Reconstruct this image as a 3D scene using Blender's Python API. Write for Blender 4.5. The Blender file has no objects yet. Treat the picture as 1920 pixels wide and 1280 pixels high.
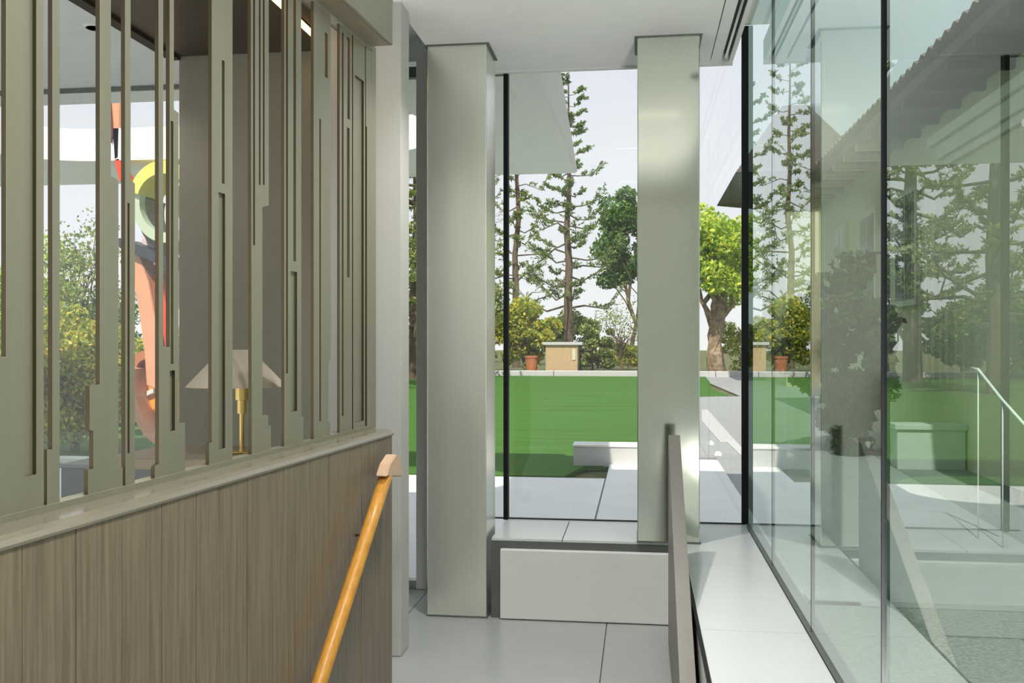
import bpy, bmesh, math, random
import numpy as np
from mathutils import Vector, Matrix

# ------------------------------------------------------------------ camera, sky, sun, exposure
SC = bpy.context.scene
COL = SC.collection
FPX = 1800.0
TH = math.atan(240.0 / FPX)
CT, ST = math.cos(TH), math.sin(TH)
EYE = Vector((0.0, 0.0, 1.42))
cd = bpy.data.cameras.new('camera')
cd.sensor_width = 36.0
cd.lens = FPX * 36.0 / 1920.0
cd.clip_end = 500
cam = bpy.data.objects.new('camera', cd)
COL.objects.link(cam)
cam.location = EYE
cam.rotation_euler = (math.pi / 2, 0, TH)
SC.camera = cam

SUN_DIR = Vector((0.09, 0.85, -1.05)).normalized()      # direction the sunlight travels
w = bpy.data.worlds.new('sky')
SC.world = w
w.use_nodes = True
nt = w.node_tree
nt.nodes.clear()
tc = nt.nodes.new('ShaderNodeTexCoord')
sx = nt.nodes.new('ShaderNodeSeparateXYZ')
rp = nt.nodes.new('ShaderNodeValToRGB')
bg = nt.nodes.new('ShaderNodeBackground')
wo = nt.nodes.new('ShaderNodeOutputWorld')
nt.links.new(tc.outputs['Generated'], sx.inputs[0])
nt.links.new(sx.outputs['Z'], rp.inputs['Fac'])
nt.links.new(rp.outputs['Color'], bg.inputs['Color'])
nt.links.new(bg.outputs[0], wo.inputs['Surface'])
e = rp.color_ramp.elements
e[0].position = 0.0;  e[0].color = (0.93, 0.94, 0.93, 1)
e[1].position = 1.0;  e[1].color = (0.74, 0.80, 0.90, 1)
m_ = rp.color_ramp.elements.new(0.10); m_.color = (0.86, 0.875, 0.915, 1)
m_ = rp.color_ramp.elements.new(0.30); m_.color = (0.78, 0.81, 0.875, 1)
bg.inputs['Strength'].default_value = 0.86

sl = bpy.data.lights.new('sun', 'SUN')
sl.energy = 4.2
sl.angle = math.radians(0.6)
sl.color = (1.0, 0.93, 0.80)
so = bpy.data.objects.new('sun', sl)
COL.objects.link(so)
so.rotation_euler = SUN_DIR.to_track_quat('-Z', 'Y').to_euler()

SC.view_settings.view_transform = 'Standard'
SC.view_settings.look = 'None'
SC.view_settings.gamma = 1.0
SC.view_settings.use_curve_mapping = False
SC.view_settings.exposure = 0.33
SC.cycles.max_bounces = 12
SC.cycles.diffuse_bounces = 6
SC.cycles.glossy_bounces = 6
SC.cycles.transparent_max_bounces = 40
SC.cycles.use_denoising = True
SC.cycles.caustics_reflective = False
SC.cycles.caustics_refractive = False
SC.cycles.sample_clamp_indirect = 6.0

# ------------------------------------------------------------------ measuring helpers
def ray(px, py):
    u = (px - 960.0) / FPX
    v = (640.0 - py) / FPX
    return Vector((-ST + u * CT, CT + u * ST, v))

def P(px, py, Y=None, X=None, Z=None):
    d = ray(px, py)
    if Y is not None: k = Y / d.y
    elif X is not None: k = X / d.x
    else: k = (Z - EYE.z) / d.z
    return EYE + d * k

def PX(px, Y):
    return P(px, 640, Y=Y).x

# ------------------------------------------------------------------ materials
MATS = {}
def new_mat(name):
    m = bpy.data.materials.new(name)
    m.use_nodes = True
    MATS[name] = m
    return m, m.node_tree, m.node_tree.nodes['Principled BSDF']

def mat(name, col, rough=0.5, metal=0.0, var=0.0, scale=8.0, stretch=(1, 1, 1), bump=0.0, spec=0.5, col2=None, coat=0.0):
    m, t, b = new_mat(name)
    b.inputs['Roughness'].default_value = rough
    b.inputs['Metallic'].default_value = metal
    b.inputs['Specular IOR Level'].default_value = spec
    b.inputs['Coat Weight'].default_value = coat
    c = (*col, 1)
    c2 = (*(col2 if col2 else [x * (1 - var) for x in col]), 1)
    co = t.nodes.new('ShaderNodeTexCoord')
    mp = t.nodes.new('ShaderNodeMapping')
    mp.inputs['Scale'].default_value = stretch
    nz = t.nodes.new('ShaderNodeTexNoise')
    nz.inputs['Scale'].default_value = scale
    nz.inputs['Detail'].default_value = 5
    mx = t.nodes.new('ShaderNodeMix')
    mx.data_type = 'RGBA'
    mx.inputs['A'].default_value = c
    mx.inputs['B'].default_value = c2
    cr = t.nodes.new('ShaderNodeValToRGB')
    cr.color_ramp.elements[0].position = 0.35
    cr.color_ramp.elements[1].position = 0.65
    t.links.new(co.outputs['Object'], mp.inputs[0])
    t.links.new(mp.outputs[0], nz.inputs['Vector'])
    t.links.new(nz.outputs['Fac'], cr.inputs['Fac'])
    t.links.new(cr.outputs['Color'], mx.inputs['Factor'])
    t.links.new(mx.outputs['Result'], b.inputs['Base Color'])
    if bump:
        bp = t.nodes.new('ShaderNodeBump')
        bp.inputs['Strength'].default_value = bump
        bp.inputs['Distance'].default_value = 0.01
        t.links.new(nz.outputs['Fac'], bp.inputs['Height'])
        t.links.new(bp.outputs[0], b.inputs['Normal'])
    return m

def glass_mat(name, tint, ior=1.52):
    """thin architectural pane: clear with mirror reflection growing towards grazing views"""
    m, t, b = new_mat(name)
    t.nodes.remove(b)
    out = t.nodes['Material Output']
    fr = t.nodes.new('ShaderNodeFresnel'); fr.inputs['IOR'].default_value = ior
    geo = t.nodes.new('ShaderNodeNewGeometry')
    # both faces of the sheet: R = 2r/(1+r)
    a = t.nodes.new('ShaderNodeMath'); a.operation = 'ADD'; a.inputs[1].default_value = 1.0
    d = t.nodes.new('ShaderNodeMath'); d.operation = 'DIVIDE'
    m2 = t.nodes.new('ShaderNodeMath'); m2.operation = 'MULTIPLY'; m2.inputs[1].default_value = 2.0
    inv = t.nodes.new('ShaderNodeMath'); inv.operation = 'SUBTRACT'; inv.inputs[0].default_value = 1.0
    k = t.nodes.new('ShaderNodeMath'); k.operation = 'MULTIPLY'
    t.links.new(fr.outputs[0], a.inputs[0])
    t.links.new(fr.outputs[0], m2.inputs[0])
    t.links.new(m2.outputs[0], d.inputs[0]); t.links.new(a.outputs[0], d.inputs[1])
    t.links.new(geo.outputs['Backfacing'], inv.inputs[1])
    t.links.new(d.outputs[0], k.inputs[0]); t.links.new(inv.outputs[0], k.inputs[1])
    tr = t.nodes.new('ShaderNodeBsdfTransparent'); tr.inputs['Color'].default_value = (*tint, 1)
    gl = t.nodes.new('ShaderNodeBsdfGlossy'); gl.inputs['Roughness'].default_value = 0.0
    gl.inputs['Color'].default_value = (0.95, 0.99, 0.97, 1)
    mx = t.nodes.new('ShaderNodeMixShader')
    t.links.new(k.outputs[0], mx.inputs[0])
    t.links.new(tr.outputs[0], mx.inputs[1]); t.links.new(gl.outputs[0], mx.inputs[2])
    t.links.new(mx.outputs[0], out.inputs['Surface'])
    return m

def leaf_mat(name, cols, trans=0.35):
    m, t, b = new_mat(name)
    out = t.nodes['Material Output']
    geo = t.nodes.new('ShaderNodeNewGeometry')
    cr = t.nodes.new('ShaderNodeValToRGB')
    cr.color_ramp.elements[0].color = (*cols[0], 1)
    cr.color_ramp.elements[1].color = (*cols[-1], 1)
    for i, c in enumerate(cols[1:-1]):
        el = cr.color_ramp.elements.new((i + 1) / (len(cols) - 1)); el.color = (*c, 1)
    t.links.new(geo.outputs['Random Per Island'], cr.inputs['Fac'])
    t.links.new(cr.outputs['Color'], b.inputs['Base Color'])
    b.inputs['Roughness'].default_value = 0.45
    tl = t.nodes.new('ShaderNodeBsdfTranslucent')
    t.links.new(cr.outputs['Color'], tl.inputs['Color'])
    mx = t.nodes.new('ShaderNodeMixShader'); mx.inputs[0].default_value = trans
    t.links.new(b.outputs[0], mx.inputs[1]); t.links.new(tl.outputs[0], mx.inputs[2])
    t.links.new(mx.outputs[0], out.inputs['Surface'])
    return m

def emit_mat(name, col, strength):
    m, t, b = new_mat(name)
    b.inputs['Emission Color'].default_value = (*col, 1)
    b.inputs['Emission Strength'].default_value = strength
    b.inputs['Base Color'].default_value = (*col, 1)
    return m

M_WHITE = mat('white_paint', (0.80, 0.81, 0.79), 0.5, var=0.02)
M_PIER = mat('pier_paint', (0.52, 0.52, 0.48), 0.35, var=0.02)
M_CEIL = mat('ceiling_paint', (0.90, 0.90, 0.89), 0.6, var=0.02)
M_TILE = mat('white_floor_tile', (0.75, 0.775, 0.775), 0.28, var=0.04, scale=3)
M_TILEG = mat('grey_floor_tile', (0.40, 0.42, 0.41), 0.25, var=0.05, scale=3)
M_BACK = mat('back_wall_paint', (0.72, 0.72, 0.66), 0.6, var=0.03)
M_JOINT = mat('joint_grey', (0.16, 0.17, 0.17), 0.8)
M_STEEL = mat('brushed_steel', (0.70, 0.73, 0.63), 0.10, 1.0, var=0.05, scale=30, stretch=(30, 30, 0.3))
M_STEELS = mat('satin_brushed_steel', (0.84, 0.86, 0.77), 0.26, 0.72, var=0.04, scale=30, stretch=(30, 30, 0.3))
M_STEEL2 = mat('satin_steel_frame', (0.62, 0.64, 0.63), 0.30, 1.0, var=0.04)
M_RAIL = mat('guard_steel', (0.20, 0.19, 0.172), 0.45, 0.6, var=0.05)
M_DARK = mat('black_frame', (0.010, 0.011, 0.012), 0.55, var=0.2, spec=0.2)
M_SHADOW = mat('dark_grey_metal', (0.15, 0.16, 0.15), 0.5, 0.3, var=0.1)
M_BRONZE = mat('champagne_bronze_plate', (0.385, 0.37, 0.285), 0.36, 0.55, var=0.06, scale=4, stretch=(4, 4, 0.4))
M_BRONZE2 = mat('dark_bronze_inset', (0.29, 0.25, 0.18), 0.45, 0.5, var=0.05)
M_EDGE = mat('dark_edge_reflection', (0.115, 0.088, 0.048), 0.4, 0.6, var=0.1)  # dark reflection of the jambs, painted on the plate edges
M_LEDGE = mat('ledge_lacquer', (0.235, 0.215, 0.165), 0.22, 0.2, var=0.03)
M_BROWN = mat('brown_ceiling_panel', (0.085, 0.065, 0.045), 0.45, 0.2, var=0.1)
M_BEIGE = mat('beige_wall_paint', (0.235, 0.225, 0.178), 0.7, var=0.03)
M_WOOD = mat('ash_veneer', (0.245, 0.195, 0.135), 0.42, var=0.0, col2=(0.165, 0.130, 0.088), scale=10, stretch=(9, 9, 0.35), bump=0.05)
M_RAILWOOD = mat('honey_oak', (0.72, 0.36, 0.065), 0.35, col2=(0.60, 0.27, 0.045), scale=12, stretch=(8, 2, 2))
M_PEACH = mat('peach_glow', (0.72, 0.50, 0.34), 0.45, var=0.05)  # peach tone stands for warm light on the pier
M_GLASS = glass_mat('clear_glass', (0.975, 0.985, 0.98))
M_GLASSG = glass_mat('green_glass', (0.80, 0.91, 0.87), 1.6)
M_PATIO = mat('patio_stone', (0.90, 0.91, 0.91), 0.55, var=0.05, scale=2)
M_PATH = mat('path_concrete', (0.33, 0.34, 0.35), 0.7, var=0.10, scale=3, bump=0.1)
M_KERB = mat('white_kerb', (0.52, 0.52, 0.53), 0.6, var=0.05)
M_ASPH = mat('gravel_paving', (0.26, 0.28, 0.27), 0.85, col2=(0.12, 0.14, 0.13), scale=55, bump=0.6)
M_LAWN = mat('lawn_green', (0.070, 0.170, 0.030), 0.9, col2=(0.052, 0.135, 0.024), scale=1.2, stretch=(0.25, 3, 1), spec=0.1)
M_GROUND = mat('garden_soil', (0.16, 0.17, 0.08), 0.95, var=0.4, scale=1.5, spec=0.1)
M_BARK = mat('brown_bark', (0.17, 0.125, 0.085), 0.9, col2=(0.09, 0.065, 0.045), scale=14, stretch=(2, 2, 0.6), bump=0.6)
M_BARK2 = mat('pale_bark', (0.36, 0.27, 0.18), 0.9, col2=(0.16, 0.11, 0.07), scale=6, bump=0.8)
M_CANOPY = mat('canopy_white', (0.86, 0.87, 0.86), 0.55, var=0.03)
M_CREAM = mat('cream_render', (0.58, 0.54, 0.38), 0.8, var=0.06, scale=2)
M_CREAM2 = mat('cream_moulding', (0.62, 0.60, 0.48), 0.7, var=0.04)
M_TERRA = mat('brown_roof_tile', (0.20, 0.145, 0.115), 0.8, var=0.3, scale=5)
M_EAVE = mat('dark_timber', (0.060, 0.045, 0.035), 0.7, var=0.3, scale=6)
M_RAFT = mat('pale_rafter', (0.50, 0.40, 0.24), 0.7, var=0.15)
M_PANE = mat('dark_window_pane', (0.05, 0.06, 0.06), 0.08, var=0.1)
M_POT = mat('terracotta', (0.50, 0.17, 0.07), 0.7, var=0.15, scale=4)
M_COUNTER = mat('tan_counter', (0.50, 0.36, 0.21), 0.7, var=0.08)
M_BRASS = mat('brass', (0.80, 0.58, 0.22), 0.22, 1.0, var=0.05)
M_SHADE = mat('paper_lamp_shade', (0.42, 0.375, 0.30), 0.8, var=0.02)
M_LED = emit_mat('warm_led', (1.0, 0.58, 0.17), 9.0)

# ------------------------------------------------------------------ object helpers
def tag(o, label=None, cat=None, group=None, kind=None):
    if label: o['label'] = label
    if cat: o['category'] = cat
    if group: o['group'] = group
    if kind: o['kind'] = kind
    return o

def empty(name, loc=(0, 0, 0)):
    o = bpy.data.objects.new(name, None)
    o.empty_display_size = 0.1
    o.location = loc
    COL.objects.link(o)
    return o

def link(name, me, parent=None, m=None):
    o = bpy.data.objects.new(name, me)
    if m is not None:
        me.materials.clear(); me.materials.append(m)
    COL.objects.link(o)
    if parent is not None:
        o.parent = parent
        o.matrix_parent_inverse = Matrix.Translation(-Vector(parent.location)) if parent.parent is None else Matrix.Translation(-Vector(parent.location))
    return o

def pmesh(name, verts, faces, m, parent=None, smooth=False):
    me = bpy.data.meshes.new(name)
    me.from_pydata([tuple(v) for v in verts], [], faces)
    me.update()
    if smooth:
        for p in me.polygons: p.use_smooth = True
    return link(name, me, parent, m)

def box(name, x0, x1, y0, y1, z0, z1, m, parent=None, bevel=0.0):
    bm = bmesh.new()
    bmesh.ops.create_cube(bm, size=1)
    for v in bm.verts:
        v.co = Vector(((x0 + x1) / 2 + v.co.x * (x1 - x0), (y0 + y1) / 2 + v.co.y * (y1 - y0), (z0 + z1) / 2 + v.co.z * (z1 - z0)))
    if bevel:
        bmesh.ops.bevel(bm, geom=bm.edges[:], offset=bevel, segments=2, affect='EDGES', profile=0.5)
    me = bpy.data.meshes.new(name); bm.to_mesh(me); bm.free()
    return link(name, me, parent, m)

def prism(name, poly, axis_pts, m, parent=None, bevel=0.0):
    """poly: list of 3D points (a planar loop); axis_pts: offset vector"""
    n = len(poly)
    off = Vector(axis_pts)
    vs = [Vector(p) for p in poly] + [Vector(p) + off for p in poly]
    fs = [list(range(n)), list(range(2 * n - 1, n - 1, -1))]
    for i in range(n):
        j = (i + 1) % n
        fs.append([i, i + n, j + n, j])
    bm = bmesh.new()
    bv = [bm.verts.new(v) for v in vs]
    for f in fs: bm.faces.new([bv[i] for i in f])
    bmesh.ops.recalc_face_normals(bm, faces=bm.faces[:])
    if bevel:
        bmesh.ops.bevel(bm, geom=bm.edges[:], offset=bevel, segments=2, affect='EDGES')
    bmesh.ops.triangulate(bm, faces=[f for f in bm.faces if len(f.verts) > 4])
    me = bpy.data.meshes.new(name); bm.to_mesh(me); bm.free()
    return link(name, me, parent, m)

def flat_with_holes(name, outer, holes, depth, xf, m, parent=None):
    """filled 2D outline with holes, extruded by depth; xf maps (a, b, d) to world"""
    cu = bpy.data.curves.new(name, 'CURVE')
    cu.dimensions = '2D'; cu.fill_mode = 'BOTH'; cu.extrude = depth / 2
    for loop in [outer] + holes:
        sp = cu.splines.new('POLY')
        sp.points.add(len(loop) - 1)
        for p, q in zip(sp.points, loop): p.co = (q[0], q[1], 0, 1)
        sp.use_cyclic_u = True
    tmp = bpy.data.objects.new('tmp', cu)
    me = bpy.data.meshes.new_from_object(tmp)
    bpy.data.objects.remove(tmp); bpy.data.curves.remove(cu)
    for v in me.vertices: v.co = xf(v.co.x, v.co.y, v.co.z + depth / 2)
    bm = bmesh.new(); bm.from_mesh(me)
    bmesh.ops.remove_doubles(bm, verts=bm.verts[:], dist=1e-5)
    bmesh.ops.recalc_face_normals(bm, faces=bm.faces[:])
    for f in bm.faces: f.smooth = False
    bm.to_mesh(me); bm.free()
    me.name = name
    return link(name, me, parent, m)

def tube_geo(path, radii, sides=6):
    """open tapered tube along a polyline -> verts, faces"""
    vs, fs = [], []
    n = len(path)
    up = Vector((0.13, 0.21, 1)).normalized()
    for i, p in enumerate(path):
        p = Vector(p)
        t = (Vector(path[min(i + 1, n - 1)]) - Vector(path[max(i - 1, 0)])).normalized()
        a = t.cross(up)
        if a.length < 1e-3: a = t.cross(Vector((1, 0, 0)))
        a.normalize(); b = t.cross(a)
        for k in range(sides):
            an = 2 * math.pi * k / sides
            vs.append(p + (a * math.cos(an) + b * math.sin(an)) * radii[i])
    for i in range(n - 1):
        for k in range(sides):
            k2 = (k + 1) % sides
            fs.append([i * sides + k, i * sides + k2, (i + 1) * sides + k2, (i + 1) * sides + k])
    fs.append(list(range(sides - 1, -1, -1)))
    fs.append([(n - 1) * sides + k for k in range(sides)])
    return vs, fs

def join_geo(parts):
    vs, fs = [], []
    for v, f in parts:
        o = len(vs); vs += v
        fs += [[i + o for i in q] for q in f]
    return vs, fs

def lathe(name, prof, cx, cy, m, parent=None, n=28):
    vs, fs = [], []
    for r, z in prof:
        for k in range(n):
            a = 2 * math.pi * k / n
            vs.append((cx + r * math.cos(a), cy + r * math.sin(a), z))
    for i in range(len(prof) - 1):
        for k in range(n):
            k2 = (k + 1) % n
            fs.append([i * n + k, i * n + k2, (i + 1) * n + k2, (i + 1) * n + k])
    fs.append(list(range(n - 1, -1, -1)))
    fs.append([(len(prof) - 1) * n + k for k in range(n)])
    return pmesh(name, vs, fs, m, parent, smooth=False)

# ------------------------------------------------------------------ key dimensions (metres)
ZR = 0.41            # raised walkway level
ZC = 2.95            # ceiling
YG = 5.42            # front glazing plane
XR = 0.587           # side glazing plane
YC = 4.865           # front faces of the columns
XE = 0.205           # edge of the raised walkway above the stair

# ------------------------------------------------------------------ lower floor, stair, raised floor
fl = tag(empty('floor', (0, 4.6, 0)), kind='structure')
box('floor_slab', -9, XE, 3.30, YG + 0.03, -0.25, -0.012, M_JOINT, fl)
def tiles(parent, xs, ys, z, m, th=0.012, gap=0.0045):
    for i in range(len(xs) - 1):
        for j in range(len(ys) - 1):
            box('floor_tile', xs[i] + gap / 2, xs[i + 1] - gap / 2, ys[j] + gap / 2, ys[j + 1] - gap / 2, z - th, z, m, parent, 0.0012)
tiles(fl, [-2.24, -1.20, -0.166], [3.30, YG + 0.03], 0.0, M_TILEG)
tiles(fl, [-0.166, XE], [3.30, YC + 0.02], 0.0, M_TILEG)
tiles(fl, [-9, -6.8, -4.5, -2.24], [3.30, YG + 0.03], 0.0, M_TILEG)
fl2 = tag(empty('floor_stair', (-0.4, 2.7, -0.6)), kind='structure')
for i in range(4):
    box('stair_tread', -1.02, XE, 3.30 - 0.3 * (i + 1), 3.30 - 0.3 * i, -0.85, -0.14 * (i + 1), M_TILEG, fl2, 0.004)
box('landing', -1.9, XE, -4.0, 2.10, -0.85, -0.70, M_TILE, fl2)

box('side_room_floor', -9, -1.25, -3.2, 3.30, -0.25, 0.0, M_TILE, fl2)

XBL = P(921, 1013, Y=YC + 0.02).x
rf = tag(empty('floor_raised', (0.2, 4.8, ZR)), kind='structure')
box('raised_slab', XBL + 0.02, XR + 0.06, YC + 0.035, YG + 0.05, 0.0, ZR - 0.014, M_SHADOW, rf)
box('raised_slab', XE + 0.02, XR + 0.06, -2.6, YC + 0.035, -0.85, ZR - 0.014, M_SHADOW, rf)
yj = [-2.575, -1.575, -0.575, 0.43, 1.43, 2.43, 3.43, 4.425, YG]
xm = PX(1062, YC + 0.3)
tiles(rf, [XE + 0.004, XR - 0.01], yj, ZR, M_TILE, 0.014)
tiles(rf, [XBL, xm, XE + 0.004], [YC + 0.02, YG], ZR, M_TILE, 0.014)
# riser below the raised floor: dark shadow frame with a proud white panel
box('riser_frame', XBL, XE + 0.004, YC + 0.02, YC + 0.034, 0.0, ZR - 0.014, M_SHADOW, rf)
zt = P(1000, 1030, Y=YC).z
box('riser_panel', PX(938, YC), XE - 0.002, YC - 0.012, YC + 0.02, 0.004, zt, M_WHITE, rf, 0.006)
# white flank of the raised floor beside the stair
box('stair_flank', XE, XE + 0.02, -2.6, YC + 0.02, -0.85, ZR - 0.016, M_WHITE, rf)
box('edge_strip', XE - 0.006, XE + 0.004, -2.6, YC + 0.02, ZR - 0.016, ZR - 0.002, M_DARK, rf)

# ------------------------------------------------------------------ ceilings and roof
ce = tag(empty('ceiling', (-0.3, 3.0, ZC)), kind='structure')
XCR = PX(1330, YG - 0.05)
box('ceiling_board', -1.10, XCR, 0.0, YG - 0.05, ZC, ZC + 0.10, M_CEIL, ce)
xa = [PX(q, YG - 0.05) for q in (1333, 1352, 1356, 1361, 1366, 1374)]
box('blind_pocket_board', xa[0], xa[1], 0.0, YG - 0.05, ZC + 0.012, ZC + 0.10, M_CEIL, ce)
box('pocket_gap', xa[1], xa[3], 0.0, YG - 0.05, ZC + 0.05, ZC + 0.10, M_SHADOW, ce)
box('pocket_rail', xa[2] + 0.002, xa[3], 0.0, YG - 0.05, ZC + 0.006, ZC + 0.05, M_STEEL2, ce)
box('edge_board', xa[4], xa[5], 0.0, YG - 0.05, ZC, ZC + 0.12, M_WHITE, ce)
box('edge_trim', -1.10, xa[5], YG - 0.05, YG - 0.02, ZC - 0.012, ZC + 0.12, M_WHITE, ce)
ce2 = tag(box('ceiling_side_room', -9, -2.40, 0.3, YG - 0.02, ZC, ZC + 0.10, mat('grey_ceiling_paint', (0.80, 0.83, 0.84), 0.6, var=0.02)), kind='structure')
ce3 = tag(empty('ceiling_bronze', (-1.8, 3, ZC)), kind='structure')
box('bronze_board', -2.40, -1.20, 0.3, 4.78, ZC - 0.03, ZC + 0.10, M_BROWN, ce3)
box('bronze_edge', -2.46, -2.40, 0.3, 4.78, ZC - 0.05, ZC + 0.10, M_EAVE, ce3)
tag(box('ceiling_roof_slab', -9, -1.15, 0.3, YG + 0.02, 3.17, 3.50, M_WHITE), kind='structure')
tag(box('ceiling_front_slab', -1.15, XR + 0.02, 0.0, YG + 0.02, 3.17, 3.50, M_WHITE), kind='structure')
tag(box('sun_block_front', -1.15, XR + 0.02, 3.95, YG + 0.02, 3.50, 6.3, M_WHITE), kind='structure')  # unseen block added to shade the patio and walkway
tag(box('sun_block_left', -2.40, -1.15, -4.0, 1.0, 3.50, 6.3, M_WHITE), kind='structure')  # unseen block added to keep the sun out of the stair hall
tag(box('wall_upper_lintel', -1.40, -1.15, -4.0, 3.95, 2.98, 3.50, M_WHITE), kind='structure')
wb = tag(empty('wall_back', (-0.5, -4.1, 0)), kind='structure')
box('wall_face', -2.4, 3.0, -4.2, -4.0, -0.85, 6.3, M_BACK, wb)
for zz in (3.57, 4.05, 4.68):  # unseen battens and band added for lines in the steel column's reflection
    box('reflection_batten', -0.9, 1.6, -4.0, -3.96, zz - 0.015, zz + 0.015, M_WHITE, wb)
box('reflection_band', -0.9, 1.6, -4.0, -3.98, 3.40, 3.555, M_BRONZE, wb)

M_LINE = emit_mat('pale_light_line', (1.0, 0.97, 0.92), 1.6)
for i, yy in enumerate((3.2, 1.6)):
    t = tag(empty('ceiling_light_line', (0.1, yy, ZC)), ('slim light line across the ceiling nearer the columns', 'slim light line across the ceiling farther from the columns')[i], 'ceiling light', 'light lines across the ceiling')
    box('trim', -0.20, 0.27, yy - 0.018, yy + 0.018, ZC - 0.003, ZC + 0.001, M_WHITE, t)
    box('diffuser', -0.19, 0.26, yy - 0.011, yy + 0.011, ZC - 0.005, ZC - 0.003, M_LINE, t)
# recessed downlights, most of them added to brighten the interior
M_LENS = emit_mat('downlight_lens', (1.0, 0.96, 0.90), 3.0)
def downlight(x, y, z, watts, label, group):
    t = tag(empty('recessed_downlight', (x, y, z)), label, 'ceiling light', group)
    lathe('trim_ring', [(0.055, z - 0.004), (0.055, z + 0.001), (0.042, z + 0.001), (0.042, z - 0.004)], x, y, M_WHITE, t, 24)
    lathe('lens', [(0.040, z - 0.001), (0.040, z - 0.002)], x, y, M_LENS, t, 20)
    ld = bpy.data.lights.new('lamp', 'SPOT')
    ld.energy = watts; ld.spot_size = math.radians(125); ld.spot_blend = 0.7; ld.shadow_soft_size = 0.035
    ld.color = (1.0, 0.96, 0.91)
    lo = bpy.data.objects.new('lamp', ld); COL.objects.link(lo)
    lo.parent = t; lo.location = (0, 0, -0.012)
WATT = 92.0
for i, yy in enumerate((0.8, 1.6, 2.45, 4.02)):  # row added to brighten the interior; only one lamp inferred from a reflection
    downlight(-0.42, yy, ZC, WATT * (0.9, 0.8, 0.7, 1.0)[i], '%s recessed downlight of the row added over the stair, counted from the columns' % ('fourth', 'third', 'second', 'first')[i], 'downlights added over the stair')
for i, yy in enumerate((0.6, 1.4, 4.10)):  # row added to brighten the raised walkway
    downlight(0.33, yy, ZC, WATT * 0.14, '%s recessed downlight of the row added over the raised walkway, counted from the columns' % ('third', 'second', 'first')[i], 'downlights added over the walkway')
for i, (xx, yy) in enumerate(((-2.05, 1.6), (-2.05, 3.0))):  # pair added to light the room behind the screen
    downlight(xx, yy, ZC - 0.03, WATT * 0.04, ('recessed downlight added in the bronze ceiling farther from the beige wall', 'recessed downlight added in the bronze ceiling nearer the beige wall')[i], 'downlights added in the bronze ceiling')
downlight(P(178, 52, Z=ZC).x, P(178, 52, Z=ZC).y, ZC, WATT * 0.15, 'small recessed downlight in the pale grey side room ceiling', None)

# uplights added out of view in the raised walkway to brighten the ceiling
for i, yy in enumerate((1.3, 2.2)):
    t = tag(empty('added_uplight', (0.49, yy, ZR)), ('round uplight added in the raised walkway farther from the columns', 'round uplight added in the raised walkway nearer the columns')[i], 'added floor light', 'uplights added in the raised walkway')
    lathe('trim_ring', [(0.050, ZR + 0.0005), (0.050, ZR + 0.004), (0.038, ZR + 0.004), (0.038, ZR + 0.0005)], 0.49, yy, M_STEEL2, t, 24)
    lathe('lens', [(0.037, ZR + 0.001), (0.037, ZR + 0.002)], 0.49, yy, M_LENS, t, 20)
    ld = bpy.data.lights.new('lamp', 'SPOT')
    ld.energy = 90.0; ld.spot_size = math.radians(118); ld.spot_blend = 0.8; ld.shadow_soft_size = 0.03
    ld.color = (1.0, 0.98, 0.95)
    lo = bpy.data.objects.new('lamp', ld); COL.objects.link(lo)
    lo.parent = t; lo.location = (0, 0, 0.012); lo.rotation_euler = (math.pi - math.radians(26), 0, 0)

# ------------------------------------------------------------------ left wall in its own slightly turned frame
WO = Vector((-1.024, 3.90, 0))
AW = math.radians(4.0)
WT = Vector((-math.sin(AW), -math.cos(AW), 0))       # along the wall, towards the viewer
WN = Vector((math.cos(AW), -math.sin(AW), 0))        # out of the wall, into the stair

def wall_pt(t, n, z):
    return WO + WT * t + WN * n + Vector((0, 0, z))

def on_wall(px, py, n):
    """where the sight line meets the plane n -> (t, z)"""
    d = ray(px, py)
    base = WO + WN * n
    k = (base - Vector((EYE.x, EYE.y, 0))).dot(WN) / Vector((d.x, d.y, 0)).dot(WN)
    q = EYE + d * k
    return (q - base).dot(WT), q.z

def wbox(name, t0, t1, n0, n1, z0, z1, m, parent=None, bevel=0.0):
    poly = [wall_pt(t0, n0, z0), wall_pt(t1, n0, z0), wall_pt(t1, n0, z1), wall_pt(t0, n0, z1)]
    return prism(name, poly, WN * (n1 - n0), m, parent, bevel)

wl = tag(empty('wall_left', tuple(WO)), kind='structure')
TEND = 5.2
wbox('wall_core', 0.004, TEND, -0.14, -0.012, -0.85, 1.03, M_BRONZE2, wl)
t = 0.0
rnd = random.Random(4)
while t < TEND:
    wd = rnd.choice((0.12, 0.16, 0.16, 0.2))
    wbox('wood_plank', t + 0.0008, min(t + wd, TEND) - 0.0008, -0.012, rnd.uniform(-0.0006, 0.0006), -0.85, 1.03, M_WOOD, wl, 0.0008)
    t += wd
# ledge with a softened front edge
lp = [(0.004, 1.030), (0.004, 1.036), (-0.004, 1.046), (-0.020, 1.053), (-0.135, 1.056), (-0.135, 1.030)]
tr = tag(prism('trim_1', [wall_pt(-0.01, n, z) for n, z in lp], WT * (TEND + 0.01), M_LEDGE), kind='structure')
# fascia over the screen
t2 = tag(empty('trim_2', tuple(wall_pt(0, 0, 2.66))), kind='structure')
wbox('fascia_board', 0.0, TEND, -0.012, 0.0, 2.66, ZC + 0.05, M_BRONZE, t2)
wbox('fascia_soffit', 0.0, TEND, -0.16, -0.012, 2.655, 2.67, M_BRONZE2, t2)
wbox('fascia_back', 0.0, TEND, -0.16, -0.145, 2.67, ZC + 0.05, M_BRONZE2, t2)
wbox('fascia_end', -0.004, 0.0, -0.16, 0.0, 2.655, ZC + 0.05, M_BRONZE, t2)

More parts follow.
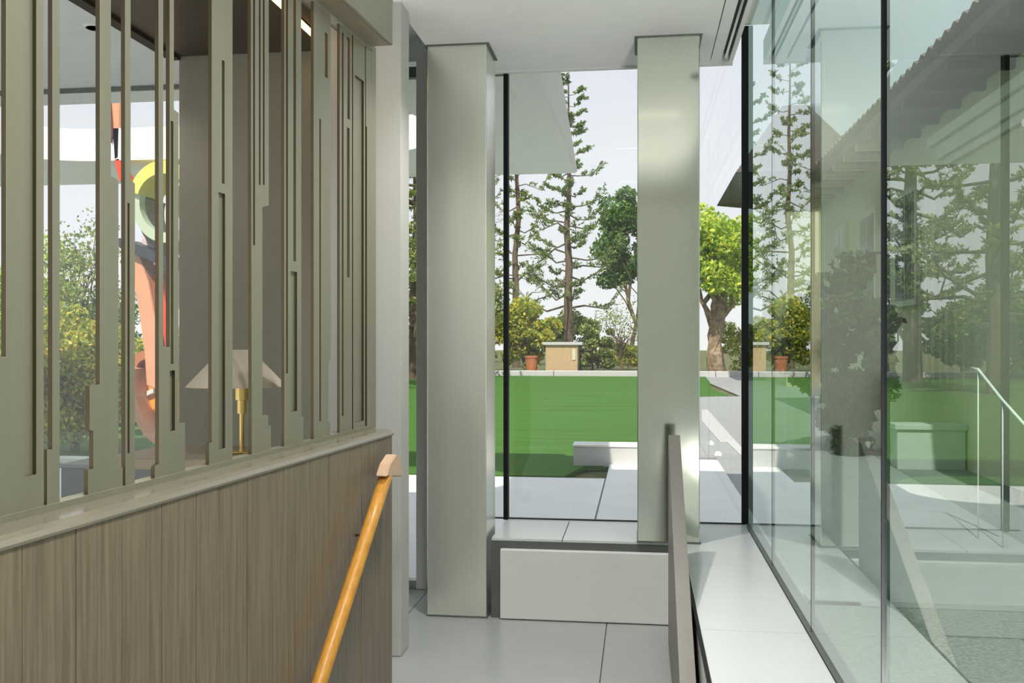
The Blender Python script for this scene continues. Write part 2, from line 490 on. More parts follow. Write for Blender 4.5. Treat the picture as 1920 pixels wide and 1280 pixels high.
# white pier at the end of the wall
Yp = 4.22
xp1 = PX(752, Yp)
yp2 = xp1 / (ray(767, 640).x / ray(767, 640).y)
pier = tag(empty('wall_pier', (xp1, Yp, 0)), kind='structure')
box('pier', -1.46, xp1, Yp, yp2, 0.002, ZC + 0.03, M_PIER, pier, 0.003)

# ------------------------------------------------------------------ cut metal screen
NS = -0.095
TKS = 0.011
ZB, ZT = 1.054, 2.668
scr = empty('cut_metal_screen', tuple(wall_pt(1.2, NS, ZB)))
tag(scr, 'tall champagne bronze screen of cut vertical plates standing on the wooden wall ledge', 'screen')

def sp(px, y):
    tt, z = on_wall(px, 640 if y in ('T', 'B') else y, NS)
    if y == 'T': z = ZT
    elif y == 'B': z = ZB
    return tt, max(ZB, min(ZT - 0.0, z))

def xf_screen(setback=0.0):
    return lambda a, b, d: wall_pt(a, NS - setback - d, b)

def plate(outer, holes=(), backed=()):
    ol = [sp(*q) for q in outer]
    hl = []
    for (x0, y0, x1, y1) in list(holes) + list(backed):
        a, z1 = sp(x0, y0); b, z0 = sp(x1, y1)
        c = sp(x0, y1)[1]; dd = sp(x1, y0)[1]
        z1 = min(z1, dd, ZT - 0.05); z0 = max(z0, c, ZB + 0.03)
        hl.append([(a, z0), (a, z1), (b, z1), (b, z0)])
    o = flat_with_holes('plate', ol, hl, TKS, xf_screen(), M_BRONZE, scr)
    o.data.materials.append(M_EDGE)
    for p_ in o.data.polygons:
        if abs(p_.normal.dot(WN)) < 0.5: p_.material_index = 1
    for (x0, y0, x1, y1) in backed:
        a, z1 = sp(x0, y0); b, z0 = sp(x1, y1)
        z1 = min(z1, ZT - 0.05)
        wbox('inset_panel', b - 0.004, a + 0.004, NS - 0.022, NS - 0.009, z0 - 0.004, z1 + 0.004, M_BRONZE, o)
    return o

plate([(-420, 'B'), (-420, 'T'), (-90, 'T'), (-90, 'B')])
plate([(-60, 'B'), (-60, 668), (11, 668), (11, 'T'), (82, 'T'), (82, 'B')], backed=[(47, -400, 68, 893)])
plate([(88, 'B'), (88, 842), (98, 842), (98, 'T'), (112, 'T'), (112, 'B')])
plate([(165, 'B'), (165, 880), (175, 878), (175, 808), (168, 806), (168, 723), (187, 720), (187, 'T'), (208, 'T'), (208, 330), (222, 338), (222, 876), (230, 876), (230, 'B')])
plate([(235, 'B'), (234, 'T'), (245, 'T'), (245, 335), (253, 345), (253, 'B')], holes=[(239, 380, 243, 850)])
plate([(290, 'B'), (290, 875), (298, 868), (297, 'T'), (306, 'T'), (306, 650), (318, 650), (318, 'T'), (326, 'T'), (326, 205), (335, 212), (335, 792), (347, 792), (347, 'B')],
      holes=[(320, 226, 325, 682)], backed=[(318.5, 694, 328, 808)])
plate([(392, 'B'), (392, 830), (397, 828), (397, 'T'), (436, 'T'), (436, 'B')], holes=[(416, 112, 421, 345)], backed=[(410, 360, 422, 842)])
plate([(472, 'B'), (470, 'T'), (504, 'T'), (504, 385), (492, 388), (492, 778), (503, 778), (503, 797), (508, 797), (508, 'B')],
      holes=[(474.5, -300, 478, 460), (485.5, -300, 488.5, 347), (493, -300, 496, 347)])
a0, z0 = sp(496, 400); a1, z1 = sp(502, 770)
wbox('inset_panel', a1, a0, NS - 0.04, NS - 0.03, z1, z0, M_BRONZE, scr)
plate([(533, 'B'), (533, 'T'), (565, 'T'), (565, 780), (569, 780), (569, 'B')], holes=[(536, -200, 540, 700), (550, -200, 555, 490)], backed=[(545, 508, 557, 772)])
plate([(588, 'B'), (588, 'T'), (620, 'T'), (620, 670), (616, 682), (616, 790), (619, 790), (619, 'B')], holes=[(599, 222, 601.5, 790), (609, 60, 614.5, 147)])
plate([(637, 'B'), (637, 'T'), (660, 'T'), (660, 'B')], holes=[(641, 60, 644, 780), (650, 68, 656, 225), (650.5, 238, 655.5, 520)])
plate([(662, 'B'), (662, 'T'), (684.5, 'T'), (684.5, 'B')], backed=[(665.5, 140, 682, 792)])
plate([(688, 'B'), (688, 238), (686, 236), (686, 'T'), (705, 'T'), (705, 'B')])
wbox('bottom_rail', -0.02, 3.4, NS - 0.034, NS + 0.004, ZB - 0.004, ZB + 0.016, M_BRONZE, scr)
wbox('top_rail', -0.02, 3.4, NS - 0.034, NS + 0.008, 2.640, 2.660, M_BRONZE, scr)

# ------------------------------------------------------------------ rooms behind the screen
box_beige = tag(empty('wall_beige', (-1.8, 4.78, 0)), kind='structure')
box('wall_panel', PX(336, 4.78), -1.225, 4.78, 4.92, 0.002, ZC + 0.03, M_BEIGE, box_beige)
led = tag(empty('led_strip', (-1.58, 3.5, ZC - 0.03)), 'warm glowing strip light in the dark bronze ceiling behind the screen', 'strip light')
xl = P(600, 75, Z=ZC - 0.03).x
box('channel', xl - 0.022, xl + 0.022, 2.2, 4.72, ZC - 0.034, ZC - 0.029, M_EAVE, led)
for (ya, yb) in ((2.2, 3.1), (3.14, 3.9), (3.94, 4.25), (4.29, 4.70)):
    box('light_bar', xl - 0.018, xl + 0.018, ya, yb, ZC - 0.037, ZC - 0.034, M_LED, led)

# table lamp on a console behind the screen
yl = 3.40
zs0 = P(445, 724, Y=yl).z; zs1 = P(452, 655, Y=yl).z
xl0 = PX(357, yl); xl1 = PX(532, yl); xc = (xl0 + xl1) / 2; rl = (xl1 - xl0) / 2
con = tag(empty('console_table', (xc, yl, 0)), 'grey console table under the paper lamp behind the screen', 'table')
zct = P(450, 848, Y=yl).z
box('table_top', xc - 0.40, xc + 0.10, yl - 0.22, yl + 0.22, zct - 0.04, zct, M_BRONZE2, con, 0.004)
for sxx in (xc - 0.37, xc + 0.07):
    for syy in (yl - 0.19, yl + 0.19):
        box('leg', sxx - 0.02, sxx + 0.02, syy - 0.02, syy + 0.02, 0.0, zct - 0.04, M_BRONZE2, con)
lamp = tag(empty('table_lamp', (xc, yl, zct)), 'table lamp with pale conical paper shade and brass stem behind the screen', 'lamp')
lathe('lamp_shade', [(rl, zs0), (rl * 0.30, zs1), (rl * 0.29, zs1), (rl * 0.985, zs0 + 0.003)], xc, yl, M_SHADE, lamp, 40)
lathe('brass_socket', [(0.017, zs0 - 0.10), (0.017, zs0 - 0.052), (0.024, zs0 - 0.05), (0.024, zs0 + 0.01)], xc + 0.02, yl, M_BRASS, lamp, 16)
lathe('stem', [(0.05, zct + 0.002), (0.05, zct + 0.008), (0.009, zct + 0.012), (0.009, zs0 - 0.10)], xc + 0.02, yl, M_BRASS, lamp, 16)

# ------------------------------------------------------------------ steel columns
def column(x0, x1, z0, label, group, ms):
    t = tag(empty('steel_column', ((x0 + x1) / 2, YC + 0.15, z0)), label, 'column', group)
    dp = 0.30
    box('shaft', x0, x1, YC, YC + dp, z0 + 0.006, ZC + 0.02, ms, t, 0.004)
    box('base_plate', x0 - 0.003, x1 + 0.006, YC - 0.002, YC + dp + 0.002, z0 + 0.0005, z0 + 0.007, M_SHADOW, t)
    # shadow-gap collar where the shaft passes the ceiling
    for a, b, c, d in ((x0 - 0.014, x1 + 0.014, YC - 0.014, YC - 0.001), (x0 - 0.014, x0 - 0.001, YC - 0.001, YC + dp), (x1 + 0.001, x1 + 0.014, YC - 0.001, YC + dp)):
        box('collar', a, b, c, d, ZC - 0.004, ZC + 0.001, M_SHADOW, t)
    return t
column(PX(801, YC), PX(912, YC), 0.0, 'tall brushed steel column standing on the lower grey floor beside the riser', 'square steel columns', M_STEELS)
column(PX(1195, YC), PX(1312, YC), ZR, 'tall brushed steel column standing on the raised white floor', 'square steel columns', M_STEEL)

# ------------------------------------------------------------------ front glazing (window_1) and side glazing (window_2)
w1 = tag(empty('window_1', (0, YG, ZR)), kind='structure')
xmul = PX(950, YG)
ZG = 3.16
def pane(x0, x1, y0, y1, z0, z1, m, par):
    return box('pane', x0, x1, y0, y1, z0, z1, m, par)
pane(xmul + 0.012, XR - 0.03, YG + 0.002, YG + 0.014, ZR + 0.004, ZG, M_GLASS, w1)
pane(PX(925, YG), xmul - 0.016, YG + 0.002, YG + 0.014, ZR + 0.004, ZG, M_GLASS, w1)
box('mullion', xmul - 0.015, xmul + 0.011, YG - 0.03, YG + 0.03, ZR, ZG, M_DARK, w1, 0.002)
box('sill_gasket', PX(925, YG), XR - 0.03, YG - 0.004, YG + 0.02, ZR + 0.0005, ZR + 0.006, M_DARK, w1)
# lower pane between the white pier and the first column
xq0, xq1 = PX(783, YG), PX(803, YG)
box('mullion', xq0, xq1, YG - 0.04, YG + 0.04, 0.001, ZG, M_WHITE, w1, 0.004)
pane(-2.38, xq0 - 0.002, YG + 0.002, YG + 0.014, 0.05, ZG, M_GLASS, w1)
pane(xq1 + 0.002, PX(915, YG), YG + 0.002, YG + 0.014, 0.05, ZG, M_GLASS, w1)
box('bottom_frame', -2.40, PX(915, YG), YG - 0.03, YG + 0.03, 0.001, 0.05, M_STEEL2, w1, 0.003)
box('head_frame', -2.40, PX(945, YG), YG - 0.02, YG + 0.03, ZC - 0.01, ZC + 0.05, M_SHADOW, w1)
# side room glazing
w3 = tag(empty('window_3', (-5, YG, 0)), kind='structure')
for (xa_, xb_) in ((-9.0, -5.62), (-5.58, -4.10), (-4.06, -2.42)):
    pane(xa_, xb_, YG + 0.002, YG + 0.014, 0.05, ZG, M_GLASS, w3)
box('bottom_frame', -9.0, -2.41, YG - 0.02, YG + 0.02, 0.001, 0.05, M_SHADOW, w3)
box('head_frame', -9.0, -2.41, YG - 0.019, YG + 0.02, ZC - 0.02, ZC + 0.05, M_SHADOW, w3)
for xq in (-5.60, -4.08):
    box('mullion', xq - 0.018, xq + 0.018, YG - 0.03, YG + 0.03, 0.05, ZC - 0.02, M_STEEL2, w3)

w2 = tag(empty('window_2', (XR, 3, ZR)), kind='structure')
box('corner_post', XR - 0.03, XR + 0.006, YG - 0.005, YG + 0.03, ZR, ZG, M_DARK, w2, 0.002)
for j in range(len(yj) - 1):
    pane(XR, XR + 0.012, yj[j] + (0.006 if abs(yj[j] - 2.43) < .01 else 0.0015), yj[j + 1] - (0.006 if abs(yj[j + 1] - 2.43) < .01 else 0.0015), ZR + 0.004, ZG, M_GLASSG, w2)
    box('sill_gasket', XR - 0.010, XR + 0.018, yj[j] + 0.002, yj[j + 1] - 0.002, ZR + 0.0005, ZR + 0.006, M_SHADOW, w2)
for q in yj[1:-1]:
    hw = 0.005 if abs(q - 2.43) < .01 else 0.0012
    box('joint', XR - 0.002 * (3 if hw > 0.002 else 0.4), XR + 0.013, q - hw, q + hw, ZR, ZG, M_DARK, w2)

# ------------------------------------------------------------------ sloping steel guard beside the stair
gx0 = PX(1253, 4.55); gx1 = PX(1275, 4.55)
pt = P(1264, 815, Y=4.55)
xg = (gx0 + gx1) / 2
pb = P(1290, 1280, X=xg)
sl_ = (pt.z - pb.z) / (pt.y - pb.y)
yend = 2.2
gd = tag(empty('stair_guard', (xg, 4.5, 0.0)), 'upright steel guard plate with sloping top beside the stair', 'railing')
zf = lambda y: pt.z + (y - pt.y) * sl_
poly = [(gx0, pt.y, 0.012), (gx0, pt.y, pt.z), (gx0, yend, zf(yend)), (gx0, yend, zf(yend) - 0.9), (gx0, 3.2, 0.012 - 0.15)]
prism('guard_plate', poly, (gx1 - gx0, 0, 0), M_RAIL, gd, 0.0015)
for yy in (2.9, 3.7):
    prism('stand_off', [(gx1 - 0.001, yy - 0.02, 0.05), (gx1 - 0.001, yy + 0.02, 0.05), (gx1 - 0.001, yy + 0.02, 0.10), (gx1 - 0.001, yy - 0.02, 0.10)], (XE - gx1 + 0.003, 0, 0), M_DARK, gd, 0.004)

# ------------------------------------------------------------------ wooden handrail on the left wall
NH = 0.062
def rail_pt(px, py):
    tt, z = on_wall(px, py, NH)
    return wall_pt(tt, NH, z)
h0 = rail_pt(723, 893); h1 = rail_pt(599, 1280)
hv = (h1 - h0)
h2 = h0 + hv * 1.6
hr = tag(empty('wooden_handrail', tuple(h0)), 'honey coloured round wooden handrail running down the wooden wall', 'handrail')
v, f = tube_geo([h0, h0 + hv * 0.3, h0 + hv * 0.8, h2], [0.0255] * 4, 20)
pmesh('rail', v, f, M_RAILWOOD, hr, True)
# pointed block at the rail end, coloured as the peach glow on the pier
eb = [rail_pt(714, 893), rail_pt(722, 868), rail_pt(733, 851), rail_pt(741, 856), rail_pt(748, 893)]
prism('rail_end_glow', [q - WN * 0.022 for q in eb], WN * 0.044, M_PEACH, hr, 0.004)
for k in (0.25, 0.95):
    b0 = h0 + hv * k
    v, f = tube_geo([b0 - Vector((0, 0, 0.02)), b0 - Vector((0, 0, 0.05)) - WN * 0.01, b0 - Vector((0, 0, 0.055)) - WN * (NH - 0.001)], [0.006] * 3, 10)
    pmesh('bracket', v, f, M_STEEL2, hr, True)


# ------------------------------------------------------------------ ground outside
tag(box('garden_ground', -90, 90, YG + 0.05, 160, -0.40, -0.05, M_GROUND), kind='structure')
pat = tag(empty('patio', (-1, 8, 0)), kind='structure')
box('patio_base', -12, 1.2, YG + 0.05, 10.05, -0.06, -0.008, M_JOINT, pat)
for i, (xa_, xb_) in enumerate(((-12, -9.5), (-9.5, -7), (-7, -4.6), (-4.6, -2.4), (-2.4, -0.36))):
    for (ya_, yb_) in ((YG + 0.05, 7.7), (7.7, 10.0)):
        box('paving_slab', xa_ + 0.003, xb_ - 0.003, ya_ + 0.003, yb_ - 0.003, -0.008, 0.0, M_PATIO, pat)
wk = tag(empty('walkway', (0.3, 8, 0)), kind='structure')
for (ya_, yb_) in ((YG + 0.05, 8.1), (8.1, 11.5)):
    box('paving_slab', -0.34, 0.90, ya_ + 0.003, yb_ - 0.003, -0.008, 0.03, M_PATIO, wk)
tag(prism('path', [(0.92, YG + 0.05, -0.03), (0.92, 12, -0.03), (-0.6, 11.5, -0.03), (0.3, 25, -0.03), (2.6, 25.5, -0.03), (2.0, 45, -0.03), (9, 45, -0.03), (9, 17, -0.03), (2.9, 13, -0.03), (2.6, YG + 0.05, -0.03)][::-1], (0, 0, 0.03), M_PATH), kind='structure')
tag(box('gravel_yard', XR + 0.05, 12, -3, 16.9, -0.30, -0.032, M_ASPH), kind='structure')
lawn = tag(prism('lawn', [(-30, 10.02, -0.04), (-0.78, 10.02, -0.04), (-0.62, 10.85, -0.04), (0.0, 11.0, -0.04), (0.3, 16, -0.04), (0.9, 24.6, -0.04), (2.3, 25.6, -0.04), (2.1, 29, -0.04), (2.4, 34, -0.04), (2.6, 39, -0.04), (-30, 39, -0.04)], (0, 0, 0.055), M_LAWN),
           'mown green lawn beyond the white patio', 'lawn', kind='structure')
tag(prism('path_edging', [P(a, b, Z=0.001) for a, b in ((1316, 790), (1316, 769), (1326, 768), (1396, 846), (1396, 862), (1363, 829), (1350, 829))], (0, 0, 0.012), M_KERB), kind='structure')
# low white bench wall at the lawn edge
yw = 10.9
x0w = PX(1075, yw)
bw = tag(empty('bench_wall', (x0w + 0.6, yw, 0)), 'low white garden wall at the near right corner of the lawn', 'garden wall')
zb = P(1130, 834, Y=yw).z
box('wall_body', x0w, 0.60, yw, yw + 0.35, 0.0, zb - 0.02, M_KERB, bw, 0.006)
box('coping', x0w - 0.01, 0.61, yw - 0.015, yw + 0.36, zb - 0.02, zb, M_WHITE, bw, 0.004)
# far kerb
kb = tag(empty('far_kerb', (0, 39.3, 0)), 'long pale kerb along the far edge of the lawn', 'kerb')
zk = P(1060, 695, Y=39.2).z
xs = [-30, -20, -12, -7, -3.5, 0.0, 3.0, 5.2]
for i in range(len(xs) - 1):
    box('kerb_stone', xs[i] + 0.01, xs[i + 1] - 0.01, 39.1, 39.7, -0.04, zk, M_KERB, kb, 0.02)
# curved kerb left of the sculpture
vs, fs = [], []
N = 24
for k in range(N + 1):
    a = math.radians(200 - 130 * k / N)
    for r, z in ((3.6, 0.002), (3.6, 0.07), (3.85, 0.07), (3.85, 0.002)):
        vs.append((-6.6 + r * math.cos(a) * 1.4, 6.7 + r * math.sin(a), z))
for k in range(N):
    for j in range(4):
        fs.append([k * 4 + j, k * 4 + (j + 1) % 4, (k + 1) * 4 + (j + 1) % 4, (k + 1) * 4 + j])
fs += [[0, 1, 2, 3], [N * 4 + 3, N * 4 + 2, N * 4 + 1, N * 4]]
tag(pmesh('curved_kerb', vs, fs, M_WHITE), 'curved white kerb on the lawn behind the colourful sculpture', 'kerb')

# ------------------------------------------------------------------ white canopy with an opening
can = tag(empty('canopy', (-4, 7.4, 3.05)), kind='structure')
ZK = 3.05
def rrect(x0, x1, y0, y1, r, n=10):
    pts = []
    for cx, cy, a0 in ((x1 - r, y1 - r, 0), (x0 + r, y1 - r, 90), (x0 + r, y0 + r, 180), (x1 - r, y0 + r, 270)):
        for k in range(n + 1):
            a = math.radians(a0 + 90 * k / n)
            pts.append((cx + r * math.cos(a), cy + r * math.sin(a)))
    return pts
flat_with_holes('canopy_slab', [(-12, YG + 0.05), (-12, 9.3), (-1.2, 9.3), (-1.2, YG + 0.05)], [rrect(-5.6, -1.6, 6.15, 8.1, 0.75)], 0.29, lambda a, b, d: Vector((a, b, ZK + d)), M_CANOPY, can)
pmesh('canopy_edge', [(-1.2, YG + 0.05, ZK), (-0.62, YG + 0.05, ZK), (-0.62, 9.3, ZK), (-1.2, 9.3, ZK),
                      (-1.2, YG + 0.05, ZK + 0.40), (-0.53, YG + 0.05, ZK + 0.40), (-0.60, 9.28, ZK + 0.015), (-1.2, 9.28, ZK + 0.06)],
      [[3, 2, 1, 0], [4, 5, 6, 7], [0, 1, 5, 4], [1, 2, 6, 5], [2, 3, 7, 6], [3, 0, 4, 7]], M_CANOPY, can)

# ------------------------------------------------------------------ sculpture
ys_ = 8.1
def S(px, py, dy=0.0):
    return P(px, py, Y=ys_) + Vector((0, dy, 0))
cols = dict(sage=(0.50, 0.60, 0.44), olive=(0.16, 0.17, 0.08), yellow=(0.75, 0.70, 0.16), peach=(0.72, 0.34, 0.20), red=(0.72, 0.07, 0.035), navy=(0.035, 0.045, 0.06),
            saffron=(0.90, 0.36, 0.03), pink=(0.75, 0.60, 0.62), brown=(0.45, 0.16, 0.07), white=(0.78, 0.77, 0.74), purple=(0.20, 0.07, 0.12))
SM = {k: mat('sculpture_' + k, c, 0.4, var=0.06, scale=3) for k, c in cols.items()}
sc_base = P(230, 862, Y=ys_)
sct = tag(empty('sculpture', (S(280, 700).x, ys_, sc_base.z)), 'tall abstract sculpture of orange, red and green painted ribbons under the canopy opening', 'sculpture')
def ribbon(name, pts, y0, y1, m):
    return prism(name, [S(a, b, y0) for a, b in pts], (0, y1 - y0, 0), SM[m], sct, 0.006)
def ell(cx, cy, rx, ry, a0, a1, n=22):
    return [(cx + rx * math.cos(math.radians(a0 + (a1 - a0) * k / n)), cy + ry * math.sin(math.radians(a0 + (a1 - a0) * k / n))) for k in range(n + 1)]
def arc(name, cx, cy, ro, ri, a0, a1, y0, y1, m):
    o = ell(cx, cy, ro[0], ro[1], a0, a1); i = ell(cx, cy, ri[0], ri[1], a0, a1)
    vs, fs = [], []
    n = len(o)
    for k in range(n):
        for q in (o[k], i[k]):
            vs.append(S(q[0], q[1], y0)); vs.append(S(q[0], q[1], y1))
    for k in range(n - 1):
        b, c = 4 * k, 4 * k + 4
        fs += [[b, b + 1, c + 1, c], [b + 2, c + 2, c + 3, b + 3], [b, c, c + 2, b + 2], [b + 1, b + 3, c + 3, c + 1]]
    fs += [[0, 2, 3, 1], [4 * n - 4, 4 * n - 3, 4 * n - 1, 4 * n - 2]]
    bm = bmesh.new(); bv = [bm.verts.new(v) for v in vs]
    for f in fs: bm.faces.new([bv[j] for j in f])
    bmesh.ops.recalc_face_normals(bm, faces=bm.faces[:])
    me = bpy.data.meshes.new(name); bm.to_mesh(me); bm.free()
    return link(name, me, sct, SM[m])
arc('ring_face', 320, 382, (62, 75), (48, 56), 65, 235, -0.10, 0.0, 'sage')
arc('ring_band', 322, 392, (66, 82), (50, 60), 30, 200, 0.0, 0.35, 'olive')
arc('ring_crown', 320, 382, (64, 76), (48, 52), 195, 330, -0.14, 0.30, 'yellow')
ribbon('white_fin', [(258, 330), (275, 325), (345, 360), (350, 420), (300, 400)], 0.36, 0.42, 'white')
ribbon('pink_fin', [(255, 365), (262, 372), (274, 420), (290, 455), (272, 470), (255, 458)], 0.1, 0.2, 'pink')
ribbon('red_edge', [(254, 360), (258, 362), (272, 418), (280, 440), (270, 428), (258, 400)], 0.02, 0.12, 'red')
ribbon('cross_beam', [(235, 448), (254, 453), (330, 486), (330, 507), (254, 474), (235, 466)], -0.12, 0.25, 'navy')
ribbon('orange_leg', [(246, 468), (266, 476), (284, 530), (297, 600), (301, 670), (300, 730), (280, 722), (276, 660), (268, 600), (258, 540), (248, 505)], -0.05, 0.18, 'peach')
ribbon('pink_fin', [(270, 490), (287, 493), (296, 545), (280, 540)], 0.2, 0.28, 'pink')
ribbon('red_tongue', [(277, 518), (290, 512), (300, 545), (319, 610), (320, 652), (305, 655), (296, 600), (285, 555)], 0.05, 0.15, 'red')
ribbon('white_fin', [(298, 480), (322, 490), (322, 600), (312, 590), (303, 530)], 0.19, 0.24, 'white')
arc('brown_bowl', 282, 690, (40, 34), (24, 18), 150, 330, -0.02, 0.35, 'brown')
ribbon('saffron_panel', [(252, 664), (272, 666), (262, 700), (275, 728), (300, 720), (320, 716), (320, 790), (275, 792), (256, 745)], 0.1, 0.3, 'saffron')
ribbon('white_stripe', [(256, 738), (300, 722), (300, 730), (258, 748)], 0.06, 0.1, 'white')
ribbon('pink_stripe', [(270, 789), (312, 776), (312, 806), (284, 812)], 0.06, 0.1, 'pink')
arc('orange_rocker', 340, 710, (90, 132), (76, 112), 95, 190, -0.12, 0.12, 'peach')
ribbon('spire', [(205, 150), (226, 150), (222, 296), (214, 300)], 0.0, 0.1, 'peach')
ribbon('spire_edge', [(200, 150), (206, 150), (214, 255), (210, 270)], -0.03, 0.0, 'purple')
ribbon('spire_foot', [(213, 298), (223, 296), (240, 330), (262, 372), (255, 380), (222, 335)], 0.0, 0.1, 'red')
pl = tag(empty('plinth', (S(228, 900).x, ys_, 0)), 'dark stone plinth under the colourful sculpture', 'plinth')
x0 = PX(157, ys_); x1 = PX(345, ys_)
box('plinth_body', x0, x1, ys_ - 0.35, ys_ + 0.45, 0.002, sc_base.z - 0.03, SM['navy'], pl, 0.01)
box('plinth_cap', x0 - 0.01, x1 + 0.01, ys_ - 0.36, ys_ + 0.46, sc_base.z - 0.03, sc_base.z, M_SHADOW, pl, 0.004)

# ------------------------------------------------------------------ trees
L_PINE = leaf_mat('pine_needles', [(0.10, 0.18, 0.05), (0.19, 0.30, 0.08), (0.36, 0.44, 0.12)], 0.35)
L_DARK = leaf_mat('dark_green_leaves', [(0.04, 0.12, 0.03), (0.09, 0.21, 0.045), (0.18, 0.32, 0.06)], 0.3)
L_LIT = leaf_mat('sunlit_green_leaves', [(0.20, 0.38, 0.04), (0.44, 0.60, 0.06), (0.85, 0.85, 0.12)], 0.45)  # yellow leaf tones brightened to paint sunlit highlights
L_YEL = leaf_mat('yellow_green_leaves', [(0.14, 0.26, 0.05), (0.42, 0.46, 0.07), (0.85, 0.70, 0.10)], 0.45)
L_OLV = leaf_mat('olive_leaves', [(0.14, 0.22, 0.07), (0.26, 0.34, 0.10), (0.50, 0.50, 0.16)], 0.4)

def leaf_geo(pts, size, rng, aspect=0.55):
    """four-cornered leaves at pts, random tilt"""
    n = len(pts)
    a = rng.normal(size=(n, 3)); a /= np.linalg.norm(a, axis=1)[:, None]
    b = rng.normal(size=(n, 3)); b -= a * (a * b).sum(1)[:, None]; b /= np.linalg.norm(b, axis=1)[:, None]
    s = size * rng.uniform(0.6, 1.35, size=(n, 1))
    p = np.asarray(pts)
    V = np.stack([p - a * s, p + b * s * aspect, p + a * s, p - b * s * aspect], 1).reshape(-1, 3)
    return V

def quads_mesh(name, V, m, parent):
    n = len(V) // 4
    me = bpy.data.meshes.new(name)
    me.vertices.add(len(V)); me.vertices.foreach_set('co', V.astype(np.float32).ravel())
    me.loops.add(4 * n); me.loops.foreach_set('vertex_index', np.arange(4 * n, dtype=np.int32))
    me.polygons.add(n); me.polygons.foreach_set('loop_start', np.arange(0, 4 * n, 4, dtype=np.int32))
    me.update(calc_edges=True); me.validate()
    return link(name, me, parent, m)

def bend_path(a, b, rng, wob, n=5):
    a = Vector(a); b = Vector(b)
    L = (b - a).length
    out = []
    for k in range(n + 1):
        u = k / n
        j = Vector(rng.normal(size=3)) * wob * L * math.sin(math.pi * min(u, 0.999)) if 0 < k < n else Vector((0, 0, 0))
        out.append(a.lerp(b, u) + j)
    return out

def broad_tree(name, base, height, rx, ry, label, leaf, n_leaf, size, seed, trunk_r=0.15, bark=None, crown0=0.35, clumps=26, sticks=10, lean=(0, 0), group=None):
    rng = np.random.default_rng(seed)
    base = Vector(base)
    t = tag(empty(name, tuple(base)), label, 'tree' if 'tree' in name else 'shrub', group)
    top = base + Vector((lean[0], lean[1], height * (crown0 + 0.25)))
    tp = bend_path(base, top, rng, 0.03)
    geo = [tube_geo(tp, list(np.linspace(trunk_r, trunk_r * 0.45, len(tp))), 8)]
    cc = base + Vector((lean[0], lean[1], height * (crown0 + 1) / 2))
    rz = height * (1 - crown0) / 2
    cl = []
    for k in range(clumps):
        d = rng.normal(size=3); d /= np.linalg.norm(d)
        r = rng.uniform(0.35, 0.92)
        c = cc + Vector((d[0] * rx * r, d[1] * ry * r, d[2] * rz * r))
        cl.append((c, rng.uniform(0.22, 0.42) * min(rx, rz)))
    for k in range(min(sticks, clumps)):
        u = rng.uniform(0.45, 1.0)
        st = Vector(tp[int(u * (len(tp) - 1))])
        bp_ = bend_path(st, cl[k][0], rng, 0.07, 4)
        geo.append(tube_geo(bp_, list(np.linspace(trunk_r * 0.38, trunk_r * 0.08, len(bp_))), 5))
    v, f = join_geo(geo)
    pmesh('trunk', v, f, bark or M_BARK, t)
    pts = []
    per = n_leaf // clumps
    for c, r in cl:
        q = rng.normal(size=(per, 3)); q /= np.linalg.norm(q, axis=1)[:, None]
        q *= (rng.uniform(0.25, 1.0, size=(per, 1)) ** 0.5) * r
        q[:, 2] *= 0.75
        pts.append(q + np.array(c))
    fo = quads_mesh('foliage', leaf_geo(np.concatenate(pts), size, rng), leaf, t)
    fo['kind'] = 'stuff'
    return t

